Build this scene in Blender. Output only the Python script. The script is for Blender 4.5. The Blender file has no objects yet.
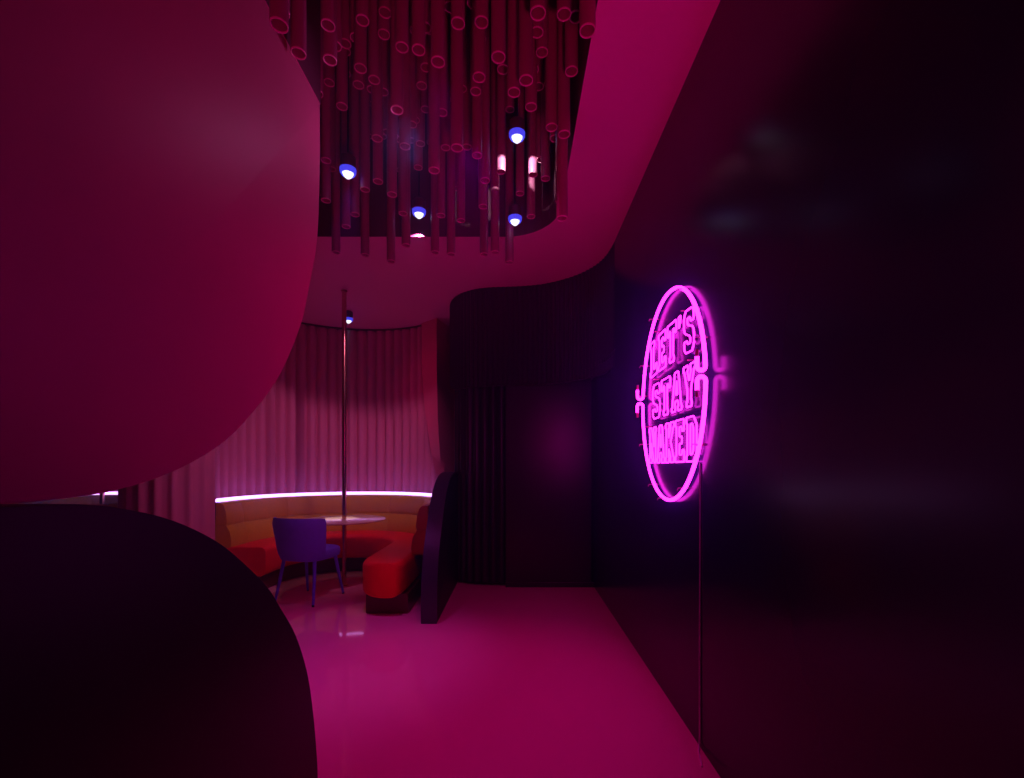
import bpy, bmesh, math, random
from mathutils import Vector
random.seed(7)
PI = math.pi
sc = bpy.context.scene
COL = sc.collection
H = 1.25            # eye height
CEIL = 3.14         # ceiling height

# ------------------------------------------------------------------ materials
def mat(name, base=(.5, .5, .5), rough=.5, metal=0.0, spec=.5, emit=None, estr=0.0,
        noise=None, bump=0.0, bscale=200.0, coat=0.0):
    m = bpy.data.materials.new(name); m.use_nodes = True
    nt = m.node_tree; b = nt.nodes['Principled BSDF']
    b.inputs['Base Color'].default_value = (*base, 1)
    b.inputs['Roughness'].default_value = rough
    b.inputs['Metallic'].default_value = metal
    b.inputs['Specular IOR Level'].default_value = spec
    b.inputs['Coat Weight'].default_value = coat
    b.inputs['Coat Roughness'].default_value = .08
    if emit:
        b.inputs['Emission Color'].default_value = (*emit, 1)
        b.inputs['Emission Strength'].default_value = estr
    tc = nt.nodes.new('ShaderNodeTexCoord')
    if noise:
        n = nt.nodes.new('ShaderNodeTexNoise'); n.inputs['Scale'].default_value = noise[1]
        n.inputs['Detail'].default_value = 4
        nt.links.new(tc.outputs['Object'], n.inputs['Vector'])
        mx = nt.nodes.new('ShaderNodeMix'); mx.data_type = 'RGBA'
        k = noise[0]
        mx.inputs['A'].default_value = (*[c * (1 - k) for c in base], 1)
        mx.inputs['B'].default_value = (*[min(1, c * (1 + k)) for c in base], 1)
        nt.links.new(n.outputs['Fac'], mx.inputs['Factor'])
        nt.links.new(mx.outputs['Result'], b.inputs['Base Color'])
    if bump:
        n2 = nt.nodes.new('ShaderNodeTexNoise'); n2.inputs['Scale'].default_value = bscale
        nt.links.new(tc.outputs['Object'], n2.inputs['Vector'])
        bp = nt.nodes.new('ShaderNodeBump'); bp.inputs['Strength'].default_value = bump
        bp.inputs['Distance'].default_value = .01
        nt.links.new(n2.outputs['Fac'], bp.inputs['Height'])
        nt.links.new(bp.outputs['Normal'], b.inputs['Normal'])
    return m

M = dict(
    floor=mat('pink_resin_floor', (.86, .30, .52), .05, spec=.5, noise=(.04, 1.2), bump=.015, bscale=1.5),
    ceil=mat('pink_ceiling_paint', (.86, .20, .50), .75, noise=(.03, 30), bump=.05, bscale=160),
    recess=mat('recess_shade', (.13, .02, .055), .75, noise=(.1, 8)),  # base darkened to paint in the unlit recess and dim lamp glare
    wall=mat('black_satin_wall', (.011, .016, .046), .21, spec=.3, noise=(.12, 3)),
    back=mat('dark_lacquer_panel', (.030, .014, .032), .30, spec=.55, noise=(.12, 3)),
    flute=mat('dark_fluted_cladding', (.030, .014, .034), .34, spec=.5, noise=(.1, 9)),
    curtain=mat('pink_pleated_drape', (.68, .17, .34), .8, noise=(.05, 25), bump=.08, bscale=260),
    panel=mat('pink_panel_paint', (.76, .12, .28), .55, noise=(.03, 4)),
    dark=mat('black_panel_laminate', (.016, .010, .018), .5, spec=.25, noise=(.1, 5)),
    darkedge=mat('black_panel_edge', (.035, .06, .07), .4, spec=.5, noise=(.1, 5)),
    tube=mat('maroon_pipe_paint', (.42, .09, .20), .35, spec=.4, noise=(.06, 6)),
    rim=mat('pink_pipe_rim', (.85, .32, .50), .35, spec=.5, noise=(.04, 6)),
    back_ochre=mat('ochre_leather', (.64, .36, .012), .5, spec=.2, noise=(.07, 14), bump=.05, bscale=120),
    seat_red=mat('red_leather', (.88, .012, .015), .5, spec=.15, noise=(.07, 14), bump=.05, bscale=120),
    plinth=mat('dark_red_plinth', (.11, .008, .015), .3, noise=(.08, 10)),
    chair=mat('blue_velvet', (.20, .08, .95), .75, noise=(.15, 30), bump=.12, bscale=240),
    chairleg=mat('blue_leg_lacquer', (.15, .07, .95), .35, noise=(.05, 20)),
    table=mat('pale_stone_top', (.72, .50, .42), .16, spec=.5, noise=(.10, 9)),
    tableedge=mat('table_edge_band', (.35, .10, .16), .3, noise=(.05, 9)),
    pole=mat('copper_pole', (.62, .26, .22), .22, metal=1, noise=(.03, 5)),
    housing=mat('maroon_lamp_housing', (.12, .02, .05), .4, noise=(.05, 20)),
    black=mat('black_metal', (.02, .02, .022), .35, metal=.6, noise=(.05, 20)),
    cable=mat('pink_grey_cable', (.90, .62, .90), .45, noise=(.05, 20)),
    steel=mat('pink_steel_clip', (.75, .25, .38), .3, metal=.4, noise=(.05, 20)),
    led=mat('led_strip_glow', (.9, .7, 1), .5, emit=(.52, .26, 1.0), estr=4.5),
    lens=mat('lamp_lens_glow', (.9, .9, 1), .4, emit=(.75, .85, 1.0), estr=1.7),
    halo=mat('painted_lamp_halo', (.1, .1, .9), .4, emit=(.06, .06, 1.0), estr=.9),  # blue emission standing in for the glare round the lens
    neon=mat('neon_magenta_glow', (.9, .2, .9), .4, emit=(1.0, .022, .88), estr=6.0),
    neon2=mat('neon_letter_glow', (.9, .2, .9), .4, emit=(1.0, .022, .86), estr=5.0),
    boot=mat('electrode_boot', (.5, .05, .15), .4, noise=(.05, 20)),
)

# ------------------------------------------------------------------ helpers
def tag(o, label=None, cat=None, group=None, kind=None):
    if label: o['label'] = label
    if cat: o['category'] = cat
    if group: o['group'] = group
    if kind: o['kind'] = kind
    return o

def thing(name, label, cat, loc=(0, 0, 0), group=None, rz=0.0):
    o = bpy.data.objects.new(name, None); COL.objects.link(o)
    o.location = loc; o.rotation_euler = (0, 0, rz); o.empty_display_size = .05
    return tag(o, label, cat, group)

def obj(name, bm, m, parent=None, smooth=True, off=None, recalc=True):
    """link bm as one mesh; off: world point subtracted so it sits under its parent"""
    if recalc: bmesh.ops.recalc_face_normals(bm, faces=bm.faces[:])
    me = bpy.data.meshes.new(name)
    if off is not None:
        bmesh.ops.translate(bm, verts=bm.verts[:], vec=-Vector(off))
    if smooth:
        for f in bm.faces: f.smooth = True
        for e in bm.edges:
            if len(e.link_faces) == 2 and e.calc_face_angle(0) > math.radians(38): e.smooth = False
    bm.to_mesh(me); bm.free()
    for mm in (m if isinstance(m, (list, tuple)) else [m]): me.materials.append(mm)
    o = bpy.data.objects.new(name, me); COL.objects.link(o)
    if parent: o.parent = parent
    return o

def copy_tree(root, loc=None, label=None, group=None):
    r = root.copy(); COL.objects.link(r)
    if loc is not None: r.location = loc
    if label: r['label'] = label
    if group: r['group'] = group
    for ch in list(root.children):
        c = ch.copy(); COL.objects.link(c); c.parent = r
        for g in list(ch.children):
            d = g.copy(); COL.objects.link(d); d.parent = c
    return r

def box(bm, lo, hi, bev=0.0, seg=2):
    r = bmesh.ops.create_cube(bm, size=1)
    vs = r['verts']
    for v in vs:
        v.co = Vector([lo[i] + (v.co[i] + .5) * (hi[i] - lo[i]) for i in range(3)])
    if bev:
        es = list({e for v in vs for e in v.link_edges})
        bmesh.ops.bevel(bm, geom=es, offset=bev, segments=seg, profile=.5, affect='EDGES')

def grid(bm, rows, close_u=False, close_v=False, mi=0):
    """rows: list of lists of points -> quads"""
    V = [[bm.verts.new(p) for p in r] for r in rows]
    n, k = len(V), len(V[0])
    for i in range(n - (0 if close_v else 1)):
        for j in range(k - (0 if close_u else 1)):
            a, b = V[i][j], V[i][(j + 1) % k]
            c, d = V[(i + 1) % n][(j + 1) % k], V[(i + 1) % n][j]
            try: bm.faces.new((a, b, c, d)).material_index = mi
            except ValueError: pass
    return V

def tube(bm, pts, r, n=8, closed=False, caps=True):
    pts = [Vector(p) for p in pts]
    N = len(pts); rows = []; up = None
    for i, p in enumerate(pts):
        a = pts[i - 1] if (i or closed) else p
        b = pts[(i + 1) % N] if (i < N - 1 or closed) else p
        t = (b - a).normalized()
        if up is None:
            up = Vector((0, 0, 1)) if abs(t.z) < .9 else Vector((1, 0, 0))
        u = (up - t * up.dot(t))
        if u.length < 1e-4: u = t.orthogonal()
        u.normalize(); w = t.cross(u); up = u
        rr = r[i] if isinstance(r, (list, tuple)) else r
        rows.append([p + (u * math.cos(2 * PI * k / n) + w * math.sin(2 * PI * k / n)) * rr for k in range(n)])
    V = grid(bm, rows, close_u=True, close_v=closed)
    if caps and not closed:
        bm.faces.new(V[0]); bm.faces.new(V[-1])

def lathe(bm, prof, c=(0, 0, 0), n=32):
    """prof: list (r,z); r==0 only at ends"""
    rows = []
    for r, z in prof:
        rows.append([(c[0] + max(r, 1e-4) * math.cos(2 * PI * k / n), c[1] + max(r, 1e-4) * math.sin(2 * PI * k / n), c[2] + z) for k in range(n)])
    grid(bm, rows, close_u=True)
    bmesh.ops.remove_doubles(bm, verts=bm.verts[:], dist=3e-4)

def prism(bm, poly, axis, a, b, bev=0.0):
    """poly 2D outline extruded along axis 'x' (poly=(y,z)) or 'z' (poly=(x,y)) from a to b"""
    mk = (lambda p, t: (t, p[0], p[1])) if axis == 'x' else (lambda p, t: (p[0], p[1], t))
    A = [bm.verts.new(mk(p, a)) for p in poly]; B = [bm.verts.new(mk(p, b)) for p in poly]
    n = len(poly)
    fa = bm.faces.new(A); fb = bm.faces.new(B[::-1])
    for i in range(n): bm.faces.new((A[i], A[(i + 1) % n], B[(i + 1) % n], B[i]))
    if bev:
        bmesh.ops.recalc_face_normals(bm, faces=bm.faces[:])
        es = list(set(fa.edges) | set(fb.edges))
        bmesh.ops.bevel(bm, geom=es, offset=bev, segments=2, profile=.5, affect='EDGES')

def smoothline(pts, n=6):
    """Catmull-Rom through 2D/3D points"""
    P = [Vector(p) for p in pts]; out = []
    for i in range(len(P) - 1):
        p0 = P[max(i - 1, 0)]; p1 = P[i]; p2 = P[i + 1]; p3 = P[min(i + 2, len(P) - 1)]
        for k in range(n):
            t = k / n
            out.append(.5 * ((2 * p1) + (p2 - p0) * t + (2 * p0 - 5 * p1 + 4 * p2 - p3) * t * t + (3 * p1 - p0 - 3 * p2 + p3) * t ** 3))
    out.append(P[-1]); return out

# ------------------------------------------------------------------ room shell
bm = bmesh.new(); box(bm, (-8.5, -2.2, -.08), (1.0, 8.2, 0)); tag(obj('floor', bm, M['floor'], smooth=False), kind='structure')

# ceiling with the recess cut into it
hole = []
hr = .42
hx1, hy1 = .335, 3.76
hole += [(-1.01, .35), (hx1, .35)]
for k in range(9):
    a = k / 8 * PI / 2
    hole.append((hx1 - hr + hr * math.cos(a), hy1 - hr + hr * math.sin(a)))
hole += [(-1.80, hy1), (-1.80, 2.39), (-1.01, 2.39)]
bm = bmesh.new()
oc = [(-8.5, -2.2), (1.0, -2.2), (1.0, 8.2), (-8.5, 8.2)]
ov = [bm.verts.new((x, y, CEIL)) for x, y in oc]; hv = [bm.verts.new((x, y, CEIL)) for x, y in hole]
es = [bm.edges.new((l[i], l[(i + 1) % len(l)])) for l in (ov, hv) for i in range(len(l))]
bmesh.ops.triangle_fill(bm, use_beauty=True, edges=es)
RT = 5.2
cof = bm.faces[:]
for f in cof: f.normal_update()
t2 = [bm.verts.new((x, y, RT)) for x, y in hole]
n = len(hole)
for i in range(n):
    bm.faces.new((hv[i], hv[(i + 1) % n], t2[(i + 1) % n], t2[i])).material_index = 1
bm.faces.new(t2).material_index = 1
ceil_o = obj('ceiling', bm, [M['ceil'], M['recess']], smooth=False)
tag(ceil_o, kind='structure')

bm = bmesh.new(); box(bm, (.83, -2.2, 0), (.98, 5.3, CEIL)); tag(obj('wall_right', bm, M['wall'], smooth=False), kind='structure')

# back wall behind everything, then door leaf, fluted cladding, bulkhead
bm = bmesh.new(); box(bm, (-.62, 5.02, 0), (.83, 5.20, CEIL)); tag(obj('wall_back', bm, M['back'], smooth=False), kind='structure')
bm = bmesh.new(); box(bm, (-.10, 4.83, .04), (.80, 5.02, 2.30), .006); d = obj('door_1', bm, M['back'], smooth=False); tag(d, kind='structure')

def flute_line(path, pitch, amp, per=6):
    """ribbed offset of a 2D polyline; returns list of (x,y)"""
    P = smoothline(path, 24)
    L = [0]
    for i in range(1, len(P)): L.append(L[-1] + (P[i] - P[i - 1]).length)
    tot = L[-1]; nr = max(1, round(tot / pitch)); out = []
    j = 0
    for s in range(nr * per + 1):
        d = tot * s / (nr * per)
        while j < len(L) - 2 and L[j + 1] < d: j += 1
        t = (d - L[j]) / max(1e-9, L[j + 1] - L[j])
        p = P[j].lerp(P[j + 1], t); tg = (P[j + 1] - P[j]).normalized(); nn = Vector((-tg.y, tg.x))
        ph = (s % per) / per
        out.append((p, nn, amp * abs(math.sin(PI * ph))))
    return out

def ribbed(bm, path, pitch, amp, zlo, zhi, back=None, per=6, zfun=None):
    F = flute_line(path, pitch, amp, per)
    lo, hi = [], []
    for i, (p, nn, a) in enumerate(F):
        q = p + nn * a
        z0 = zfun(i / (len(F) - 1)) if zfun else zlo
        lo.append((q.x, q.y, z0)); hi.append((q.x, q.y, zhi))
    if back is None:
        grid(bm, [lo, hi]); return
    blo = [(p.x - nn.x * back, p.y - nn.y * back, l[2]) for (p, nn, a), l in zip(F, lo)]
    bhi = [(x, y, zhi) for x, y, z in blo]
    V = grid(bm, [lo, hi, bhi, blo], close_v=True)
    bm.faces.new([r[0] for r in V]); bm.faces.new([r[-1] for r in V])

# fluted cladding left of the door (front faces -Y; path runs right to left so the normal points at the room)
clad = [(-.10, 4.90), (-.25, 4.90), (-.42, 4.93), (-.56, 5.02), (-.66, 5.22)]
bm = bmesh.new(); ribbed(bm, clad, .088, .040, 0.03, 2.3, back=.05, per=10)
tag(obj('trim_1', bm, M['flute']), kind='structure')
# S-curved fluted bulkhead hung from the ceiling
scur = [(.83, 3.80), (.80, 4.10), (.72, 4.32), (.56, 4.53), (.31, 4.70), (.05, 4.77), (-.26, 4.80), (-.48, 4.88), (-.66, 5.06), (-.755, 5.32), (-.76, 5.6)]
def bz(t):
    base = 2.11
    if t > .78: base += .42 * ((t - .78) / .22) ** 2
    return base
bm = bmesh.new(); ribbed(bm, scur, .052, -.016, 2.1, CEIL - .001, back=.05, per=6, zfun=bz)
tag(obj('trim_2', bm, M['flute']), kind='structure')
# soffit closing the underside behind the bulkhead
bm = bmesh.new()
S = smoothline(scur[:8], 8)
pl = [(p.x + .0, p.y + .02) for p in S] + [(-.48, 5.02), (.83, 5.02)]
prism(bm, pl, 'z', 2.20, 2.24); tag(obj('trim_3', bm, M['flute'], smooth=False), kind='structure')
bm = bmesh.new(); box(bm, (-.10, 4.815, 0), (.83, 4.84, .05), .004); tag(obj('baseboard_back', bm, M['flute'], smooth=False), kind='structure')

# outer walls of the alcove side (never seen bare, close the room)
bm = bmesh.new(); box(bm, (-8.5, 6.75, 0), (-.6, 6.9, CEIL)); tag(obj('wall_far', bm, M['panel'], smooth=False), kind='structure')

# ------------------------------------------------------------------ alcove: curtain, booth, LED strip
C = Vector((-1.92, 4.95))
def pleat_curtain(name, label, cx, cy, R, a0, a1, n_pleat, amp, z0, z1, group=None):
    t = thing(name, label, 'curtain', (cx, cy, z0), group)
    bm = bmesh.new(); per = 12; N = n_pleat * per
    rows = []
    for zi in range(2):
        row = []
        z = z0 if zi == 0 else z1
        for i in range(N + 1):
            a = math.radians(a0 + (a1 - a0) * i / N)
            ph = 2 * PI * i / per
            r = R + amp * (math.cos(ph) + .25 * math.cos(2 * ph))
            row.append((cx + r * math.cos(a), cy + r * math.sin(a), z))
        rows.append(row)
    grid(bm, rows)
    # give the cloth thickness
    bmesh.ops.recalc_face_normals(bm, faces=bm.faces[:])
    bmesh.ops.solidify(bm, geom=bm.faces[:], thickness=.008)
    obj('pleated_drape', bm, M['curtain'], t, off=(cx, cy, z0))
    # ceiling track
    bm = bmesh.new(); K = 48
    prof = [(R - .035, z1 - .001), (R + .035, z1 - .001), (R + .035, z1 - .022), (R - .035, z1 - .022)]
    rows = [[(cx + r * math.cos(math.radians(a0 + (a1 - a0) * k / K)), cy + r * math.sin(math.radians(a0 + (a1 - a0) * k / K)), z) for r, z in prof] for k in range(K + 1)]
    V = grid(bm, rows, close_u=True); bm.faces.new(V[0]); bm.faces.new(V[-1])
    obj('curtain_track', bm, M['plinth'], t, off=(cx, cy, z0))
    return t
cur = pleat_curtain('curtain', 'pink pleated curtain curving behind the ochre booth, dark above and pale below', C.x, C.y, 1.335, 180, 47, 25, .028, .86, CEIL - .004, 'pleated curtains of the alcoves')

ZR0 = 3.93
def upath(y_end_l, y_end_r, n_arc=40, n_s=8):
    """U-shaped run: left arm, half circle, right arm.  item=(kind,value)"""
    P = [('L', y_end_l + (C.y - y_end_l) * k / n_s) for k in range(n_s)]
    P += [('A', PI - PI * k / n_arc) for k in range(n_arc + 1)]
    P += [('R', C.y + (y_end_r - C.y) * (k + 1) / n_s) for k in range(n_s)]
    return P
def upos(p, r, z):
    k, v = p
    if k == 'L': return (C.x - r, v, z)
    if k == 'R': return (C.x + r, v, z)
    return (C.x + r * math.cos(v), C.y + r * math.sin(v), z)

def rounded_rect(r0, r1, z0, z1, cr, n=4):
    out = []
    for (cx, cz, a0) in ((r1 - cr, z1 - cr, 0), (r0 + cr, z1 - cr, 90), (r0 + cr, z0 + cr, 180), (r1 - cr, z0 + cr, 270)):
        for k in range(n + 1):
            a = math.radians(a0 + 90 * k / n); out.append((cx + cr * math.cos(a), cz + cr * math.sin(a)))
    return out

def usweep(bm, path, prof_fn):
    rows = [[upos(p, r, z) for r, z in prof_fn(i, p)] for i, p in enumerate(path)]
    V = grid(bm, rows, close_u=True); bm.faces.new(V[0]); bm.faces.new(V[-1])

LP_ = [('L', 4.70), ('L', 4.79), ('L', 4.88)] + [('A', PI - PI * k / 48) for k in range(49)]
def make_booth():
    root = thing('booth_sofa', 'round booth sofa with ochre backrest and red seat behind the blue chair', 'sofa', (C.x, C.y, 0), 'booth sofas of the alcoves')
    off = (C.x, C.y, 0)
    # seat: extra samples near the right end so the end is rounded in plan
    yl, yr = 4.60, ZR0 - .10
    path = upath(yl, yr + .30, 40, 8)
    for k in range(1, 9): path.append(('R', yr + .30 - .30 * (1 - math.cos(PI / 2 * k / 8)) ** 0 * math.sin(PI / 2 * k / 8)))
    def seat_prof(i, p):
        r0, r1 = .575, .98
        ins = 0
        if p[0] == 'R' and p[1] < yr + .30:
            d = min(.30, yr + .30 - p[1]); ins = .20 * (1 - math.sqrt(max(0, 1 - (d / .30) ** 2)))
        return rounded_rect(r0 + ins, r1 - ins * .3, .165, .455, .055, 5)
    bm = bmesh.new(); usweep(bm, path, seat_prof); obj('seat', bm, M['seat_red'], root, off=off)
    pth = upath(yl + .02, yr + .12, 40, 6)
    bm = bmesh.new(); usweep(bm, pth, lambda i, p: rounded_rect(.64, 1.0, 0.0, .17, .01, 2)); obj('plinth', bm, M['plinth'], root, off=off)
    # backrest: lower and upper padded segments
    segs = [('arm', 'L')] + [('arc', k) for k in range(5)] + [('arm', 'R')]
    for s in segs:
        if s[0] == 'arc':
            a0 = PI - PI * s[1] / 5; a1 = PI - PI * (s[1] + 1) / 5
            pp = [('A', a0 + (a1 - a0) * k / 12) for k in range(13)]
        elif s[1] == 'L': pp = [('L', yl + .05 + (C.y - yl - .05) * k / 6) for k in range(7)]
        else: pp = [('R', C.y + (4.30 - C.y) * k / 6) for k in range(7)]
        n = len(pp) - 1
        def puff(i):  # seams pinch at the ends of a pad
            t = min(i, n - i) / n
            return .018 * (1 - min(1, t / .10)) ** 2
        bm = bmesh.new()
        usweep(bm, pp, lambda i, p: [(.94 + puff(i), .44), (.930 + puff(i), .50), (.945 + puff(i), .60), (.985 + puff(i), .668), (1.11, .668), (1.11, .44)])
        obj('lower_back_cushion', bm, M['back_ochre'], root, off=off)
        bm = bmesh.new()
        usweep(bm, pp, lambda i, p: [(.985 + puff(i), .672), (.975 + puff(i), .70), (.985 + puff(i), .80), (1.01 + puff(i), .875), (1.045 + puff(i) * .5, .895), (1.10, .895), (1.11, .672)])
        obj('upper_back_cushion', bm, M['back_ochre'], root, off=off)
    # ledge behind the backrest that carries the light strip
    bm = bmesh.new(); usweep(bm, LP_, lambda i, p: [(1.112, .60), (1.112, .90), (1.16, .90), (1.16, .60)])
    obj('back_ledge', bm, M['plinth'], root, off=off)
    return root
booth = make_booth()

def make_led():
    t = thing('led_strip', 'glowing violet white LED strip along the booth top behind the blue chair', 'light strip', (C.x, C.y, .9), 'light strips of the alcoves')
    bm = bmesh.new()
    usweep(bm, LP_, lambda i, p: [(1.114, .901), (1.108, .915), (1.112, .930), (1.125, .938), (1.138, .930), (1.142, .901)])
    obj('light_diffuser', bm, M['led'], t, off=(C.x, C.y, .9))
    bm = bmesh.new()
    usweep(bm, LP_, lambda i, p: [(1.144, .90), (1.144, .912), (1.156, .912), (1.156, .90)])
    obj('mounting_channel', bm, M['black'], t, off=(C.x, C.y, .9))
    return t
led = make_led()
DX = -3.20
copy_tree(booth, (C.x + DX, C.y, 0), 'ochre booth sofa glimpsed in the far left alcove between the big panels')
copy_tree(led, (C.x + DX, C.y, .9), 'short glowing LED strip seen far left between the big panels')
copy_tree(cur, (C.x + DX, C.y, .86), 'pink curtain of the far left alcove above its short light strip')
# pleated column between the two alcoves
pleat_curtain('curtain', 'pink pleated drape wrapped round the column left of the booth', -3.43, 4.60, .396, 176, 364, 10, .014, .002, CEIL - .004)

# ------------------------------------------------------------------ partitions
def face_pts(px, a):   # outline read on the plane x=-a
    out = []
    for x, y in px:
        Z = 460 * a / (515 - x); out.append((Z, H + (468 - y) * Z / 460))
    return out
# near hanging panel
up = face_pts([(320.5, 150), (319, 215), (316, 252), (307, 300), (302, 322), (290.6, 353), (275, 384), (247, 420), (222, 444), (190, 464), (157, 478.5), (124, 488.5), (96, 494.5), (28, 502.5), (-40, 506)], 1.01)
up = [(v.x, v.y) for v in smoothline(up, 5)]
poly = [(2.385, CEIL - .001), (2.385, up[0][1] + .2)] + up + [(-1.2, up[-1][1]), (-1.2, CEIL - .001)]
bm = bmesh.new(); prism(bm, poly, 'x', -1.19, -1.01, .006)
tag(obj('hanging_partition', bm, M['panel']), 'large pink wall panel with a rounded corner hanging in the left foreground', 'partition')
# near low panel
lo = face_pts([(-40, 509), (0, 506.5), (40, 504.5), (76, 504), (100, 505.3), (124, 508.3), (162, 516.5), (193, 528), (221, 543.5), (244, 562.5), (268, 587), (281, 607.6), (296.4, 635.6), (307.6, 672), (313.5, 711), (317.4, 756), (318.3, 782)], .77)
lo = [(v.x, v.y) for v in smoothline(lo, 5)]
poly = [(lo[-1][0] + .002, 0.0)] + lo[::-1] + [(-1.2, lo[0][1]), (-1.2, 0)]
poly = [p for p in poly if p[1] >= 0]
bm = bmesh.new(); prism(bm, poly, 'x', -.91, -.77, .005)
tag(obj('low_partition', bm, M['dark']), 'large black low partition with a rounded top filling the lower left foreground', 'partition')
# far low panel beside the booth: rounded towards the camera
prof = [(3.69, 0), (3.685, .16), (3.71, .37), (3.79, .56), (3.92, .74), (4.08, .93), (4.25, 1.06), (4.45, 1.15), (4.70, 1.195), (5.0, 1.205), (5.30, 1.205)]
pf = [(v.x, v.y) for v in smoothline(prof, 6)]
poly = pf + [(5.30, 0)]
t = thing('low_partition', 'black low partition with a rounded top at the right end of the booth', 'partition', (-.69, 4.5, 0))
bm = bmesh.new(); prism(bm, poly, 'x', -.752, -.628, .004); obj('partition_body', bm, M['dark'], t, off=(-.69, 4.5, 0))
bm = bmesh.new()
rows = []
for i, (y, z) in enumerate(pf):
    a = pf[max(i - 1, 0)]; b = pf[min(i + 1, len(pf) - 1)]
    tx, tz = b[0] - a[0], b[1] - a[1]; l = math.hypot(tx, tz); nx, nz = -tz / l, tx / l
    rows.append([(-.754, y + nx * .003, z + nz * .003), (-.626, y + nx * .003, z + nz * .003), (-.626, y - nx * .012, z - nz * .012), (-.754, y - nx * .012, z - nz * .012)])
rows = [[(x, y, max(z, 0)) for x, y, z in r] for r in rows]
V = grid(bm, rows, close_u=True); bm.faces.new(V[0]); bm.faces.new(V[-1])
obj('edge_band', bm, M['darkedge'], t, off=(-.69, 4.5, 0))
# far hanging panel above it
P0, P1, P2 = Vector((-1.22, 6.0)), Vector((-.985, 5.79)), Vector((-.815, 6.40))
rows = []
prof = [(1.89, 0, 0), (1.3, .02, .0), (.95, .14, .02), (.65, .30, .05), (.37, .50, .10), (.18, .66, .15), (.03, .82, .20), (-.06, .93, .26), (-.085, .97, .30)]
for ht, u, v in prof:
    z = H + ht; a = P0.lerp(P1, u); b = P1.lerp(P2, v); c = P2
    rows.append([(a.x, a.y, z), (b.x, b.y, z), (c.x, c.y, z), (c.x - .06, c.y + .02, z), (a.x + .10, a.y + .10, z)])
rows[0] = [(x, y, CEIL - .001) for x, y, z in rows[0]]
bm = bmesh.new(); V = grid(bm, rows, close_u=True); bm.faces.new(V[0]); bm.faces.new(V[-1])
tag(obj('hanging_partition', bm, M['panel']), 'narrow pink panel hanging beside the right edge of the alcove curtain', 'partition')

# ------------------------------------------------------------------ table, poles, chair
tx, ty = -1.82, 4.90
t = thing('round_table', 'round pale table fitted around the copper pole in front of the booth', 'table', (tx, ty, 0))
bm = bmesh.new()
lathe(bm, [(.028, .687), (.40, .687), (.425, .693), (.43, .701), (.425, .707), (.41, .710), (.028, .710), (.028, .687)], (tx, ty, 0), 56)
obj('table_top', bm, M['table'], t, off=(tx, ty, 0))
bm = bmesh.new(); lathe(bm, [(.028, .645), (.09, .68), (.12, .6865), (.028, .6865)], (tx, ty, 0), 32); obj('support_collar', bm, M['black'], t, off=(tx, ty, 0))
def make_pole(x, y, label):
    t = thing('dance_pole', label, 'pole', (x, y, 0), 'poles of the alcoves')
    bm = bmesh.new(); lathe(bm, [(0, .006), (.024, .006), (.024, CEIL - .006), (0, CEIL - .006)], (0, 0, 0), 24); obj('pole_shaft', bm, M['pole'], t)
    bm = bmesh.new(); lathe(bm, [(0, 0), (.045, 0), (.045, .006), (.032, .012), (.025, .022), (0, .022)], (0, 0, 0), 28); obj('base_plate', bm, M['pole'], t)
    bm = bmesh.new(); lathe(bm, [(0, CEIL), (.034, CEIL), (.034, CEIL - .006), (.025, CEIL - .016), (0, CEIL - .016)], (0, 0, 0), 28); obj('ceiling_flange', bm, M['pole'], t)
    return t
p1 = make_pole(tx, ty, 'tall copper pole rising through the round table beside the blue chair')
copy_tree(p1, (-4.74, 5.28, 0), 'copper pole crossing the short light strip at far left')

def make_chair(x, y, rz):
    t = thing('dining_chair', 'blue upholstered chair with a barrel back facing the round table', 'chair', (x, y, 0), None, rz)
    # backrest: curved padded shell
    bm = bmesh.new(); NU, NV = 20, 8
    def sh(u, v, o):
        th = u * math.radians(74)
        a = .232 + .045 * v + o; b = .205 + .045 * v + o
        return (a * math.sin(th), -.03 - b * math.cos(th) - .03 * v, .405 + .395 * v - .012 * u * u * v)
    outer = [[sh(-1 + 2 * i / NU, j / NV, .022 * (1 - (2 * j / NV - 1) ** 8)) for i in range(NU + 1)] for j in range(NV + 1)]
    inner = [[sh(-1 + 2 * i / NU, j / NV, -.022 * (1 - (2 * j / NV - 1) ** 8)) for i in range(NU + 1)] for j in range(NV + 1)]
    A = grid(bm, outer); B = grid(bm, inner)
    for j in range(NV):
        bm.faces.new((A[j][0], A[j + 1][0], B[j + 1][0], B[j][0])); bm.faces.new((A[j][NU], A[j + 1][NU], B[j + 1][NU], B[j][NU]))
    bmesh.ops.remove_doubles(bm, verts=bm.verts[:], dist=.0008)
    obj('backrest', bm, M['chair'], t)
    # seat cushion
    bm = bmesh.new()
    def ring(s, z):
        out = []
        for k in range(40):
            a = 2 * PI * k / 40; c_, s_ = math.cos(a), math.sin(a)
            e = .55
            out.append((s * .225 * math.copysign(abs(c_) ** e, c_), .02 + s * .235 * math.copysign(abs(s_) ** e, s_), z))
        return out
    rows = [ring(.01, .392), ring(.90, .392), ring(.97, .402), ring(1.0, .425), ring(1.0, .455), ring(.97, .478), ring(.88, .490), ring(.5, .497), ring(.01, .50)]
    V = grid(bm, rows, close_u=True); bm.faces.new(V[0]); bm.faces.new(V[-1]); obj('seat', bm, M['chair'], t)
    for sx, sy in ((-1, -1), (1, -1), (-1, 1), (1, 1)):
        bm = bmesh.new()
        tube(bm, [(sx * .165, sy * .15 + .01, .40), (sx * .185, sy * .185 + .01, .20), (sx * .205, sy * .225 + .01, 0.004)], [.017, .0145, .011], 14)
        l = obj('leg', bm, M['chairleg'], t)
        bm = bmesh.new(); lathe(bm, [(0, 0), (.011, 0), (.012, .004), (.012, .016), (0, .016)], (sx * .205, sy * .225 + .01, 0), 14)
        obj('foot_glide', bm, M['black'], l)
    return t
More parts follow.
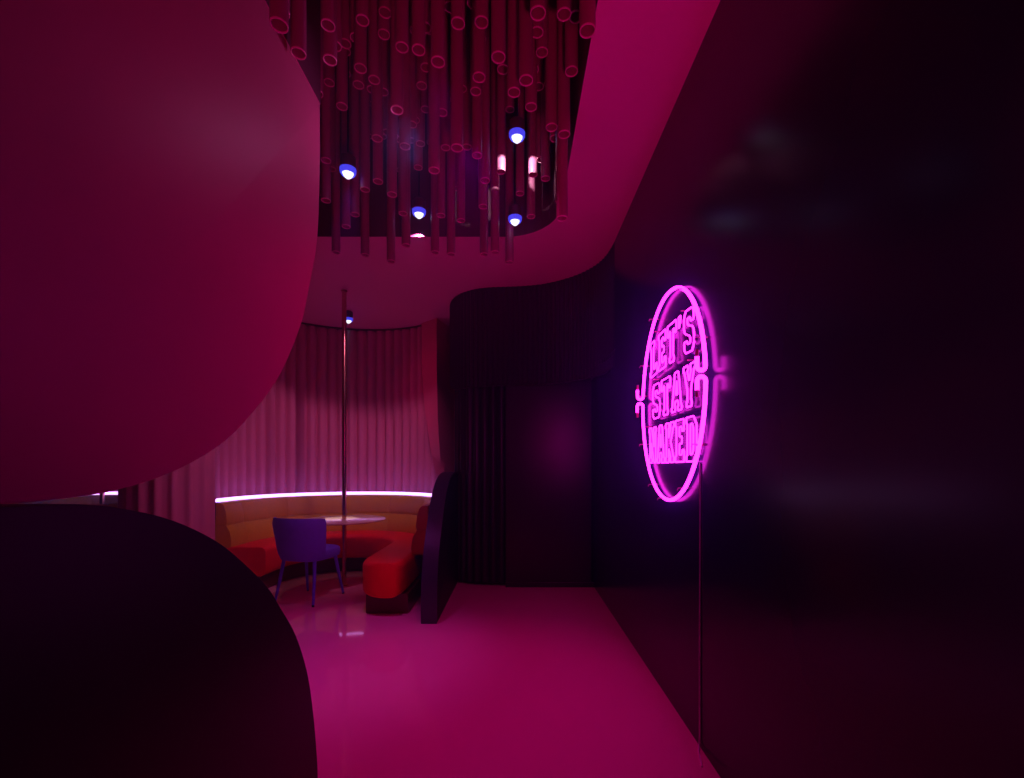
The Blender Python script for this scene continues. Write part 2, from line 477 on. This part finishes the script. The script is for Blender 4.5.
make_chair(-1.965, 4.40, math.radians(-14))

# ------------------------------------------------------------------ neon sign
SX = .809
sign = thing('neon_sign', 'round magenta neon sign reading LET\'S STAY NAKED on the black wall', 'sign', (SX, 2.44, H + .357))
SO = (SX, 2.44, H + .357)
def sp(u, w, d=0.0):   # u to the reader's right, w up (about the eye level), d out of the wall
    return (SX - d, 2.43 - u, H + w)
cw, R0, RV = .377, .478, .545
def arc(a0, a1, n=60):
    return [sp(R0 * math.cos(math.radians(a0 + (a1 - a0) * k / n)), cw + RV * math.sin(math.radians(a0 + (a1 - a0) * k / n))) for k in range(n + 1)]
def curl(p, dirz, n=8, r=.018, reach=.04):
    # end of a tube: bends out from the wall, then turns away from the gap
    x, y, z = p
    q = [(x - r * (1 - math.cos(PI * k / n / 1)) , y, z + dirz * r * math.sin(PI * k / n)) for k in range(1, n + 1)]
    q.append((x - 2 * r, y, z - dirz * reach))
    return q
for (a0, a1, dz) in ((5.9, 172.2, -1), (178.7, 359.3, 1)):
    P = arc(a0, a1); s = curl(P[0], dz); e = curl(P[-1], dz)
    bm = bmesh.new(); tube(bm, s[::-1] + P + e, .0092, 10)
    ring = obj('neon_tube', bm, M['neon'], sign, off=SO)
    for q in (s[-1], e[-1]):
        bm = bmesh.new(); tube(bm, [q, (q[0], q[1], q[2] - dz * .03)], .0075, 10); obj('electrode', bm, M['boot'], ring, off=SO)

# outline lettering: each glyph is one or more closed loops in a 1 x 1 box
def G_S():
    o = [(.05, .28), (.05, .12), (.2, 0), (.8, 0), (.97, .14), (.97, .44), (.85, .55), (.42, .64), (.36, .70), (.36, .80), (.64, .80), (.64, .70), (.95, .70), (.95, .88), (.8, 1), (.2, 1), (.03, .86), (.03, .58), (.15, .47), (.58, .37), (.64, .31), (.64, .20), (.36, .20), (.36, .28)]
    return [o]
GL = {
    'L': [[(0, 0), (.95, 0), (.95, .30), (.70, .30), (.70, .18), (.46, .18), (.46, .84), (.6, .84), (.6, 1), (0, 1), (0, .84), (.12, .84), (.12, .16), (0, .16)]],
    'E': [[(0, 0), (.95, 0), (.95, .28), (.74, .28), (.74, .17), (.44, .17), (.44, .43), (.72, .43), (.72, .60), (.44, .60), (.44, .83), (.72, .83), (.72, .72), (.93, .72), (.93, 1), (0, 1), (0, .86), (.12, .86), (.12, .14), (0, .14)]],
    'T': [[(.25, 0), (.75, 0), (.75, .14), (.66, .14), (.66, .82), (.80, .82), (.80, .70), (1, .70), (1, 1), (0, 1), (0, .70), (.20, .70), (.20, .82), (.34, .82), (.34, .14), (.25, .14)]],
    "'": [[(.2, .70), (.55, .80), (.75, 1), (.2, 1)]],
    'A': [[(0, 0), (.36, 0), (.36, .12), (.32, .12), (.36, .26), (.64, .26), (.68, .12), (.62, .12), (.62, 0), (1, 0), (1, .12), (.94, .12), (.68, 1), (.32, 1), (.06, .12), (0, .12)], [(.41, .42), (.59, .42), (.5, .80)]],
    'Y': [[(.28, 0), (.72, 0), (.72, .13), (.66, .13), (.66, .42), (.92, .87), (1, .87), (1, 1), (.60, 1), (.60, .87), (.66, .87), (.5, .60), (.34, .87), (.40, .87), (.40, 1), (0, 1), (0, .87), (.08, .87), (.34, .42), (.34, .13), (.28, .13)]],
    'N': [[(0, 0), (.40, 0), (.40, .13), (.30, .13), (.30, .60), (.70, 0), (.94, 0), (.94, .87), (1, .87), (1, 1), (.64, 1), (.64, .87), (.70, .87), (.70, .42), (.34, 1), (0, 1), (0, .87), (.07, .87), (.07, .13), (0, .13)]],
    'K': [[(0, 0), (.42, 0), (.42, .13), (.36, .13), (.36, .36), (.62, .13), (.58, .13), (.58, 0), (1, 0), (1, .13), (.94, .13), (.62, .52), (.92, .87), (1, .87), (1, 1), (.60, 1), (.60, .87), (.64, .87), (.36, .60), (.36, .87), (.42, .87), (.42, 1), (0, 1), (0, .87), (.08, .87), (.08, .13), (0, .13)]],
    'D': [[(0, 0), (.70, 0), (.98, .20), (.98, .80), (.70, 1), (0, 1), (0, .87), (.10, .87), (.10, .13), (0, .13)], [(.40, .16), (.58, .16), (.68, .26), (.68, .74), (.58, .84), (.40, .84)]],
    'S': G_S(),
}
def row(text, u0, u1, w0, w1, arch=0.0):
    ws = [.45 if ch == "'" else 1.0 for ch in text]; gap = .16
    tot = sum(ws) + gap * (len(text) - 1); k = (u1 - u0) / tot; u = u0
    for ch, wd in zip(text, ws):
        bm = bmesh.new()
        for loop in GL[ch]:
            pts = []
            for i in range(len(loop)):   # round the corners a little
                a = Vector(loop[i - 1]); b = Vector(loop[i]); c = Vector(loop[(i + 1) % len(loop)])
                S_ = Vector((k * wd, w1 - w0))
                def m_(q): return Vector((q[0] * S_.x, q[1] * S_.y))
                A, B, C_ = m_(a), m_(b), m_(c)
                d = min(.006, (A - B).length * .35, (C_ - B).length * .35)
                pts.append(B + (A - B).normalized() * d); pts.append(B + (C_ - B).normalized() * d)
            P = []
            for q in pts:
                uu = u + q.x; t_ = (uu - (u0 + u1) / 2) / ((u1 - u0) / 2)
                P.append(sp(uu, w0 + q.y + arch * (1 - t_ * t_)))
            tube(bm, P, .0042, 7, closed=True)
        nm = 'apostrophe' if ch == "'" else 'letter'
        obj(nm, bm, M['neon2'], sign, off=SO)
        u += (wd + gap) * k
row("LET'S", -.315, .355, .535, .735, .012)
row("STAY", -.275, .365, .285, .480)
row("NAKED", -.335, .385, .030, .236)
for a in (20, 62, 118, 152, 172, 205, 240, 262, 300, 330):   # tube supports on the wall
    ca, sa = math.cos(math.radians(a)), math.sin(math.radians(a))
    bm = bmesh.new(); u, w = R0 * ca, cw + RV * sa
    tube(bm, [sp(u, w, -.0205), sp(u, w, .0)], .004, 8)
    tube(bm, [sp(u, w, .009), sp(u, w, .032), sp(u, w - .012, .036)], .0025, 6)
    obj('tube_support', bm, M['steel'], sign, off=SO)
for (u, w) in ((-.2, .78), (.22, .755), (-.22, .51), (.3, .5), (-.36, .25), (.41, .1)):
    bm = bmesh.new(); tube(bm, [sp(u, w, -.0205), sp(u, w, .012)], .0035, 8); obj('letter_support', bm, M['steel'], sign, off=SO)

# supply cable hanging from the sign to the floor
yc = 2.055
pts = smoothline([(.826, yc, H + .02), (.826, yc - .002, H - .3), (.826, yc + .001, .5), (.825, yc, .08), (.822, yc - .004, .02), (.808, yc - .03, .0045), (.795, yc - .08, .0045), (.780, yc - .135, .0045)], 6)
bm = bmesh.new(); tube(bm, pts, .0036, 8)
tag(obj('power_cable', bm, M['cable']), 'thin pale cable running from the neon sign down to the floor', 'cable')

# ------------------------------------------------------------------ hanging tubes in the recess
TR = .0325
def tube_mesh(L):
    """hollow pipe, open end at local z=0, going up L"""
    bm = bmesh.new(); n = 18
    ro, ri = TR, TR - .0045
    prof = [(ro, L, 0), (ro, .006, 0), (ro - .0008, 0.0, 1), (ri + .0008, 0.0, 1), (ri, .006, 0), (ri, min(L, .9), 0)]
    rows = [[(r * math.cos(2 * PI * k / n), r * math.sin(2 * PI * k / n), z) for k in range(n)] for r, z, _ in prof]
    V = [[bm.verts.new(p) for p in r] for r in rows]
    for i in range(len(V) - 1):
        mi = 1 if 1 <= i <= 3 else 0
        for j in range(n):
            f = bm.faces.new((V[i][j], V[i][(j + 1) % n], V[i + 1][(j + 1) % n], V[i + 1][j])); f.material_index = mi
    return bm
TL = []   # (X, Y, z of open end)
ends = [(280, 4, 16), (281, 13, 14), (279, 26, 12.5), (328, 26, 14), (335, 46.5, 13), (330, 60.6, 13), (345.5, 52, 10), (356, 38.5, 12), (362.5, 21, 13), (360.5, 69, 12),
        (384, 35, 12), (402, 48, 13), (418.6, 50.6, 13.5), (426, 68, 11), (342, 107, 11), (397, 110.5, 12.5), (407, 101, 8.5), (298.5, 54, 13), (317, 94, 12),
        (438, 62.6, 14), (450, 7.5, 12), (458, 24, 14), (481.5, 23, 14), (480, 40, 12.6), (479, 78, 12.5), (475.7, 92, 11), (498.4, 58, 14.5), (503, 70, 12), (514, 93, 13), (526, 81, 14),
        (538, 14, 16), (537, 33, 13), (542, 53, 12.4), (531, 107.6, 12), (571.5, 72, 13), (564, 15, 14.5), (576, 17.5, 14), (587.5, 31.5, 15.5), (442, 113, 11), (510, 110, 9),
        (326, 161, 10), (377, 139, 11), (405, 147, 11), (434, 171, 11), (457, 148.5, 12), (378, 182, 10), (365, 190, 9.6), (392, 195, 10), (326, 201, 9.4), (355, 215, 9), (346, 227, 8.7), (403, 214, 9),
        (441, 216, 8.8), (336, 253, 8.3), (365, 255.7, 8.4), (391, 262, 8.4), (406, 246, 8.4), (435, 253, 8.5), (451, 255, 8.5), (477, 156, 10.5), (501, 172, 9.05), (533, 175, 9.05),
        (485, 181, 10), (483, 207, 9.2), (541, 160, 9), (545.6, 179, 9.4), (551.5, 128, 12), (555, 139, 10.7), (564, 135, 12), (561, 202, 10.6), (562, 219, 10.4), (531, 217, 8.6),
        (520, 194, 8.35), (461, 221, 8.5), (484, 255, 8.3), (495, 253, 8.7), (509.5, 263, 8.15), (516, 28, 11), (430, 30, 11), (372, 90, 10), (455, 100, 10), (412, 125, 10)]
def inside(x, y):
    m = .045
    if y > hy1 - m or y < .5: return False
    if x > hx1 - m: return False
    if y > hy1 - hr and x > hx1 - hr and math.hypot(x - hx1 + hr, y - hy1 + hr) > hr - m: return False
    return x > -1.01 + m if y < 2.39 + m else x > -1.80 + m
LAMPS = [(348, 171, 3.02), (517, 135, 3.00), (419, 212, 3.56), (515, 219, 3.55)]
LP = [((x - 515) * Z / 460, Z, H + (468 - y) * Z / 460) for x, y, Z in LAMPS]
for x, y, w in ends:
    Z = 460 * 2 * TR / w
    for _ in range(60):
        X = (x - 515) * Z / 460
        if inside(X, Z) and all(math.hypot(X - a, Z - b) > 2 * TR + .004 for a, b, c in TL) and all(math.hypot(X - a, Z - b) > TR + .058 for a, b, c in LP): break
        Z -= .02
    else: continue
    TL.append((X, Z, H + (468 - y) * Z / 460))
N_SEEN = len(TL)
rnd = random.Random(11)
y_ = .95
def near_lamp_line(X, Y):  # keep the beams towards the alcove clear
    return any(abs(X - a) < .30 and Y > b - .03 and b > 3.3 for a, b, c in LP)
while y_ < 3.70:
    x_ = -1.76
    while x_ < .30:
        X = x_ + rnd.uniform(-.03, .03); Y = y_ + rnd.uniform(-.035, .035)
        if inside(X, Y) and all(math.hypot(X - a, Y - b) > 2 * TR + .006 for a, b, c in TL) and all(math.hypot(X - a, Y - b) > TR + .06 for a, b, c in LP) and not (abs(X - LP[1][0]) < .19 and 2.95 < Y < 3.62):
            z = H + rnd.uniform(2.15, 2.75)
            TL.append((X, Y, z))
        x_ += .118
    y_ += .135
meshes = {}
for i, (X, Y, z) in enumerate(TL):
    L = RT - z
    Lq = L
    o = obj('hanging_tube', tube_mesh(Lq), [M['tube'], M['rim']], None, recalc=False)
    o.location = (X, Y, z)
    tag(o, 'dark maroon hollow tube hanging open end down from the ceiling recess', 'tube', 'maroon tubes of the ceiling recess')

ORD = ['first', 'second', 'third', 'fourth', 'fifth', 'sixth', 'seventh', 'eighth', 'ninth', 'tenth', 'eleventh', 'twelfth', 'thirteenth', 'fourteenth', 'fifteenth', 'sixteenth', 'seventeenth', 'eighteenth']
def label_tubes():
    """name each tube by where its open end is seen; those with a hidden end share one label"""
    bpy.context.view_layer.update()
    dg = bpy.context.evaluated_depsgraph_get(); eye = Vector((0, 0, H)); seen = []
    for o in [q for q in COL.objects if q.name.startswith('hanging_tube')]:
        x, y, z = o.location; n = 0
        for k in range(12):
            a = PI / 6 * k; r = TR - .002
            p = Vector((x + r * math.cos(a), y + r * math.sin(a), z)); d = p - eye
            hit, loc, _, _, ob, _ = sc.ray_cast(dg, eye, d.normalized(), distance=d.length + .02)
            if hit and ob.name == o.name: n += 1
        px, py = 515 + 460 * x / y, 468 - 460 * (z - H) / y
        if n >= 4 and py > 2: seen.append((py, px, o))
        else: o['label'] = 'maroon tube deep in the ceiling recess, its open end hidden behind nearer tubes'
    seen.sort(key=lambda q: q[0]); R = max(1, -(-len(seen) // 10)); per = -(-len(seen) // R)
    for r in range(R):
        row = sorted(seen[r * per:(r + 1) * per], key=lambda q: q[1])
        rn = 'highest' if r == 0 else ('lowest' if r == R - 1 else ORD[r] + ' highest')
        for i, q in enumerate(row):
            q[2]['label'] = 'maroon hanging tube, %s from left in the %s row of open ends' % (ORD[i], rn)

# ------------------------------------------------------------------ spotlights
def spotlight(x, y, z, label, hang=True):
    t = thing('spotlight', label, 'spotlight', (x, y, z), 'blue white spotlights')
    bm = bmesh.new(); lathe(bm, [(0, .012), (.048, .012), (.050, .02), (.050, .085), (.030, .10), (0, .10)], n=28); obj('lamp_housing', bm, M['housing'], t)
    bm = bmesh.new()
    # domed lens that shows from the side as well
    lathe(bm, [(0, -.050), (.014, -.046), (.027, -.034), (.034, -.018), (.036, -.002), (.034, .011), (0, .011)], n=28); obj('lamp_lens', bm, M['lens'], t)
    bm = bmesh.new(); lathe(bm, [(.036, .011), (.038, -.020), (.044, -.022), (.052, -.008), (.053, .011), (.036, .011)], n=28); obj('halo_ring', bm, M['halo'], t)  # glowing ring added to imitate blue lens glare
    if hang:
        bm = bmesh.new(); tube(bm, [(0, 0, .10), (0, 0, RT - z)], .006, 8); obj('suspension_rod', bm, M['black'], t)
    return t
labs = ['small glowing spotlight among the tubes nearest the pink foreground panel', 'highest of the glowing spotlights, between two tubes lit white',
        'glowing spotlight at the back of the tube recess, directly above the white glint', 'glowing spotlight at the back of the tube recess, below the two white lit tubes']
for (x, y, z), l in zip(LP, labs): spotlight(x, y, z, l)
# ceiling spotlight over the booth
Zc = 460 * (CEIL - .03 - H) / (468 - 313.5); Xc = (348.5 - 515) * Zc / 460
spotlight(Xc, Zc, CEIL - .10, 'glowing spotlight on the plain pink ceiling above the copper pole', hang=False)
LPc = (Xc, Zc, CEIL - .10)

# ------------------------------------------------------------------ light
def light(kind, name, loc, energy, color, target=None, **kw):
    d = bpy.data.lights.new(name, kind); d.energy = energy; d.color = color
    for k, v in kw.items(): setattr(d, k, v)
    o = bpy.data.objects.new(name, d); COL.objects.link(o); o.location = loc
    if target is not None:
        o.rotation_euler = (Vector(target) - Vector(loc)).to_track_quat('-Z', 'Y').to_euler()
    return o
PINK = (1.0, .0, .28); MAG = (1.0, .0, .36)
# glow of the neon sign, thrown off the wall into the room
light('AREA', 'neon_sign_glow', (SX - .012, 2.43, H + cw), 3.0, PINK, (-1.2, 4.6, 1.0), shape='DISK', size=.8)
# pink recess light pooling on the corridor floor, between two added fills
light('SPOT', 'wide_panel_fill', (-.25, 2.62, 3.05), 26, MAG, (-.15, 2.9, 0), spot_size=math.radians(125), spot_blend=1.0, shadow_soft_size=.08)  # added wide fill for the panels, no fixture here
light('SPOT', 'corridor_pool', (-.35, 2.15, 3.08), 44, MAG, (-.35, 2.35, 0), spot_size=math.radians(58), spot_blend=.7, shadow_soft_size=.06)
light('SPOT', 'ceiling_fill', (.30, -.60, .25), 125, PINK, (.35, 2.3, 3.14), spot_size=math.radians(62), spot_blend=1.0, shadow_soft_size=.12)  # added lamp, unseen behind the camera, brightens ceiling strip and tube rims
# beams of the spotlights, with two added panel fills
for (x, y, z), tgt, cone in zip(LP[2:], ((-2.7, 5.7, 1.3), (-2.25, 5.75, 1.3)), (80, 38)):
    light('SPOT', 'back_spot_beam', (x, hy1 - .045, CEIL + .0195), 56 if cone > 50 else 38, (1.0, .36, .85), tgt, spot_size=math.radians(cone), spot_blend=.6, shadow_soft_size=.0025)
for dx in (-.115, .115):
    light('SPOT', 'top_spot_beam', (LP[1][0], LP[1][1] + .068, LP[1][2] - .01), 17, (.85, 1, 1), (LP[1][0] + dx, LP[1][1] + .30, LP[1][2] - .012), spot_size=math.radians(27), spot_blend=.2, shadow_soft_size=.012)
light('SPOT', 'far_panel_fill', (-1.66, 3.2, 3.12), 20, PINK, (-1.08, 5.9, 2.35), spot_size=math.radians(26), spot_blend=1.0, shadow_soft_size=.04)  # added hidden lamp that brightens the far panel's left strip
light('SPOT', 'left_spot_beam', (LP[0][0], LP[0][1] + .03, LP[0][2] - .09), 62, (.85, .10, 1.0), (-1.3, 3.1, .0), spot_size=math.radians(50), spot_blend=.9, shadow_soft_size=.03)
light('SPOT', 'near_panel_fill', (-.55, 2.50, 3.00), 2.3, (1.0, .32, .95), (-1.01, 2.1, 2.80), spot_size=math.radians(140), spot_blend=.8, shadow_soft_size=.04)  # added lamp standing in for spotlight spill on the near panel's top
light('SPOT', 'table_spot_beam', (LPc[0], LPc[1], LPc[2] - .09), 240, (1.0, .85, .9), (tx - .05, ty + .02, .71), spot_size=math.radians(10.5), spot_blend=.5, shadow_soft_size=.01)
light('SPOT', 'booth_spot_beam', (LPc[0], LPc[1], LPc[2] - .09), 9, (1.0, .75, .70), (tx - .03, ty + .1, .7), spot_size=math.radians(64), spot_blend=.8, shadow_soft_size=.03)

w = bpy.data.worlds.new('club_dusk'); w.use_nodes = True; sc.world = w
w.node_tree.nodes['Background'].inputs['Color'].default_value = (1, .0, .18, 1)
w.node_tree.nodes['Background'].inputs['Strength'].default_value = .02

vs = w.node_tree.nodes.new('ShaderNodeVolumeScatter')     # scatter added to imitate bloom round the sign and lamps
vs.inputs['Color'].default_value = (.28, .5, 1.0, 1); vs.inputs['Density'].default_value = .04; vs.inputs['Anisotropy'].default_value = .86
w.node_tree.links.new(vs.outputs[0], w.node_tree.nodes['World Output'].inputs['Volume'])
# ------------------------------------------------------------------ camera and view
cam = bpy.data.cameras.new('camera'); co = bpy.data.objects.new('camera', cam); COL.objects.link(co)
co.location = (0, 0, H); co.rotation_euler = (PI / 2, 0, 0)
cam.sensor_fit = 'HORIZONTAL'; cam.sensor_width = 36; cam.lens = 36 * 460 / 1024
cam.shift_x = -3 / 1024; cam.shift_y = 79 / 1024; cam.clip_start = .02
sc.camera = co
sc.view_settings.view_transform = 'Standard'; sc.view_settings.look = 'None'
sc.view_settings.gamma = 1; sc.view_settings.exposure = 0; sc.view_settings.use_curve_mapping = False
sc.cycles.max_bounces = 8; sc.cycles.diffuse_bounces = 4; sc.cycles.glossy_bounces = 4
sc.cycles.use_denoising = True; sc.cycles.sample_clamp_indirect = 3.0; sc.cycles.caustics_reflective = False; sc.cycles.caustics_refractive = False

label_tubes()
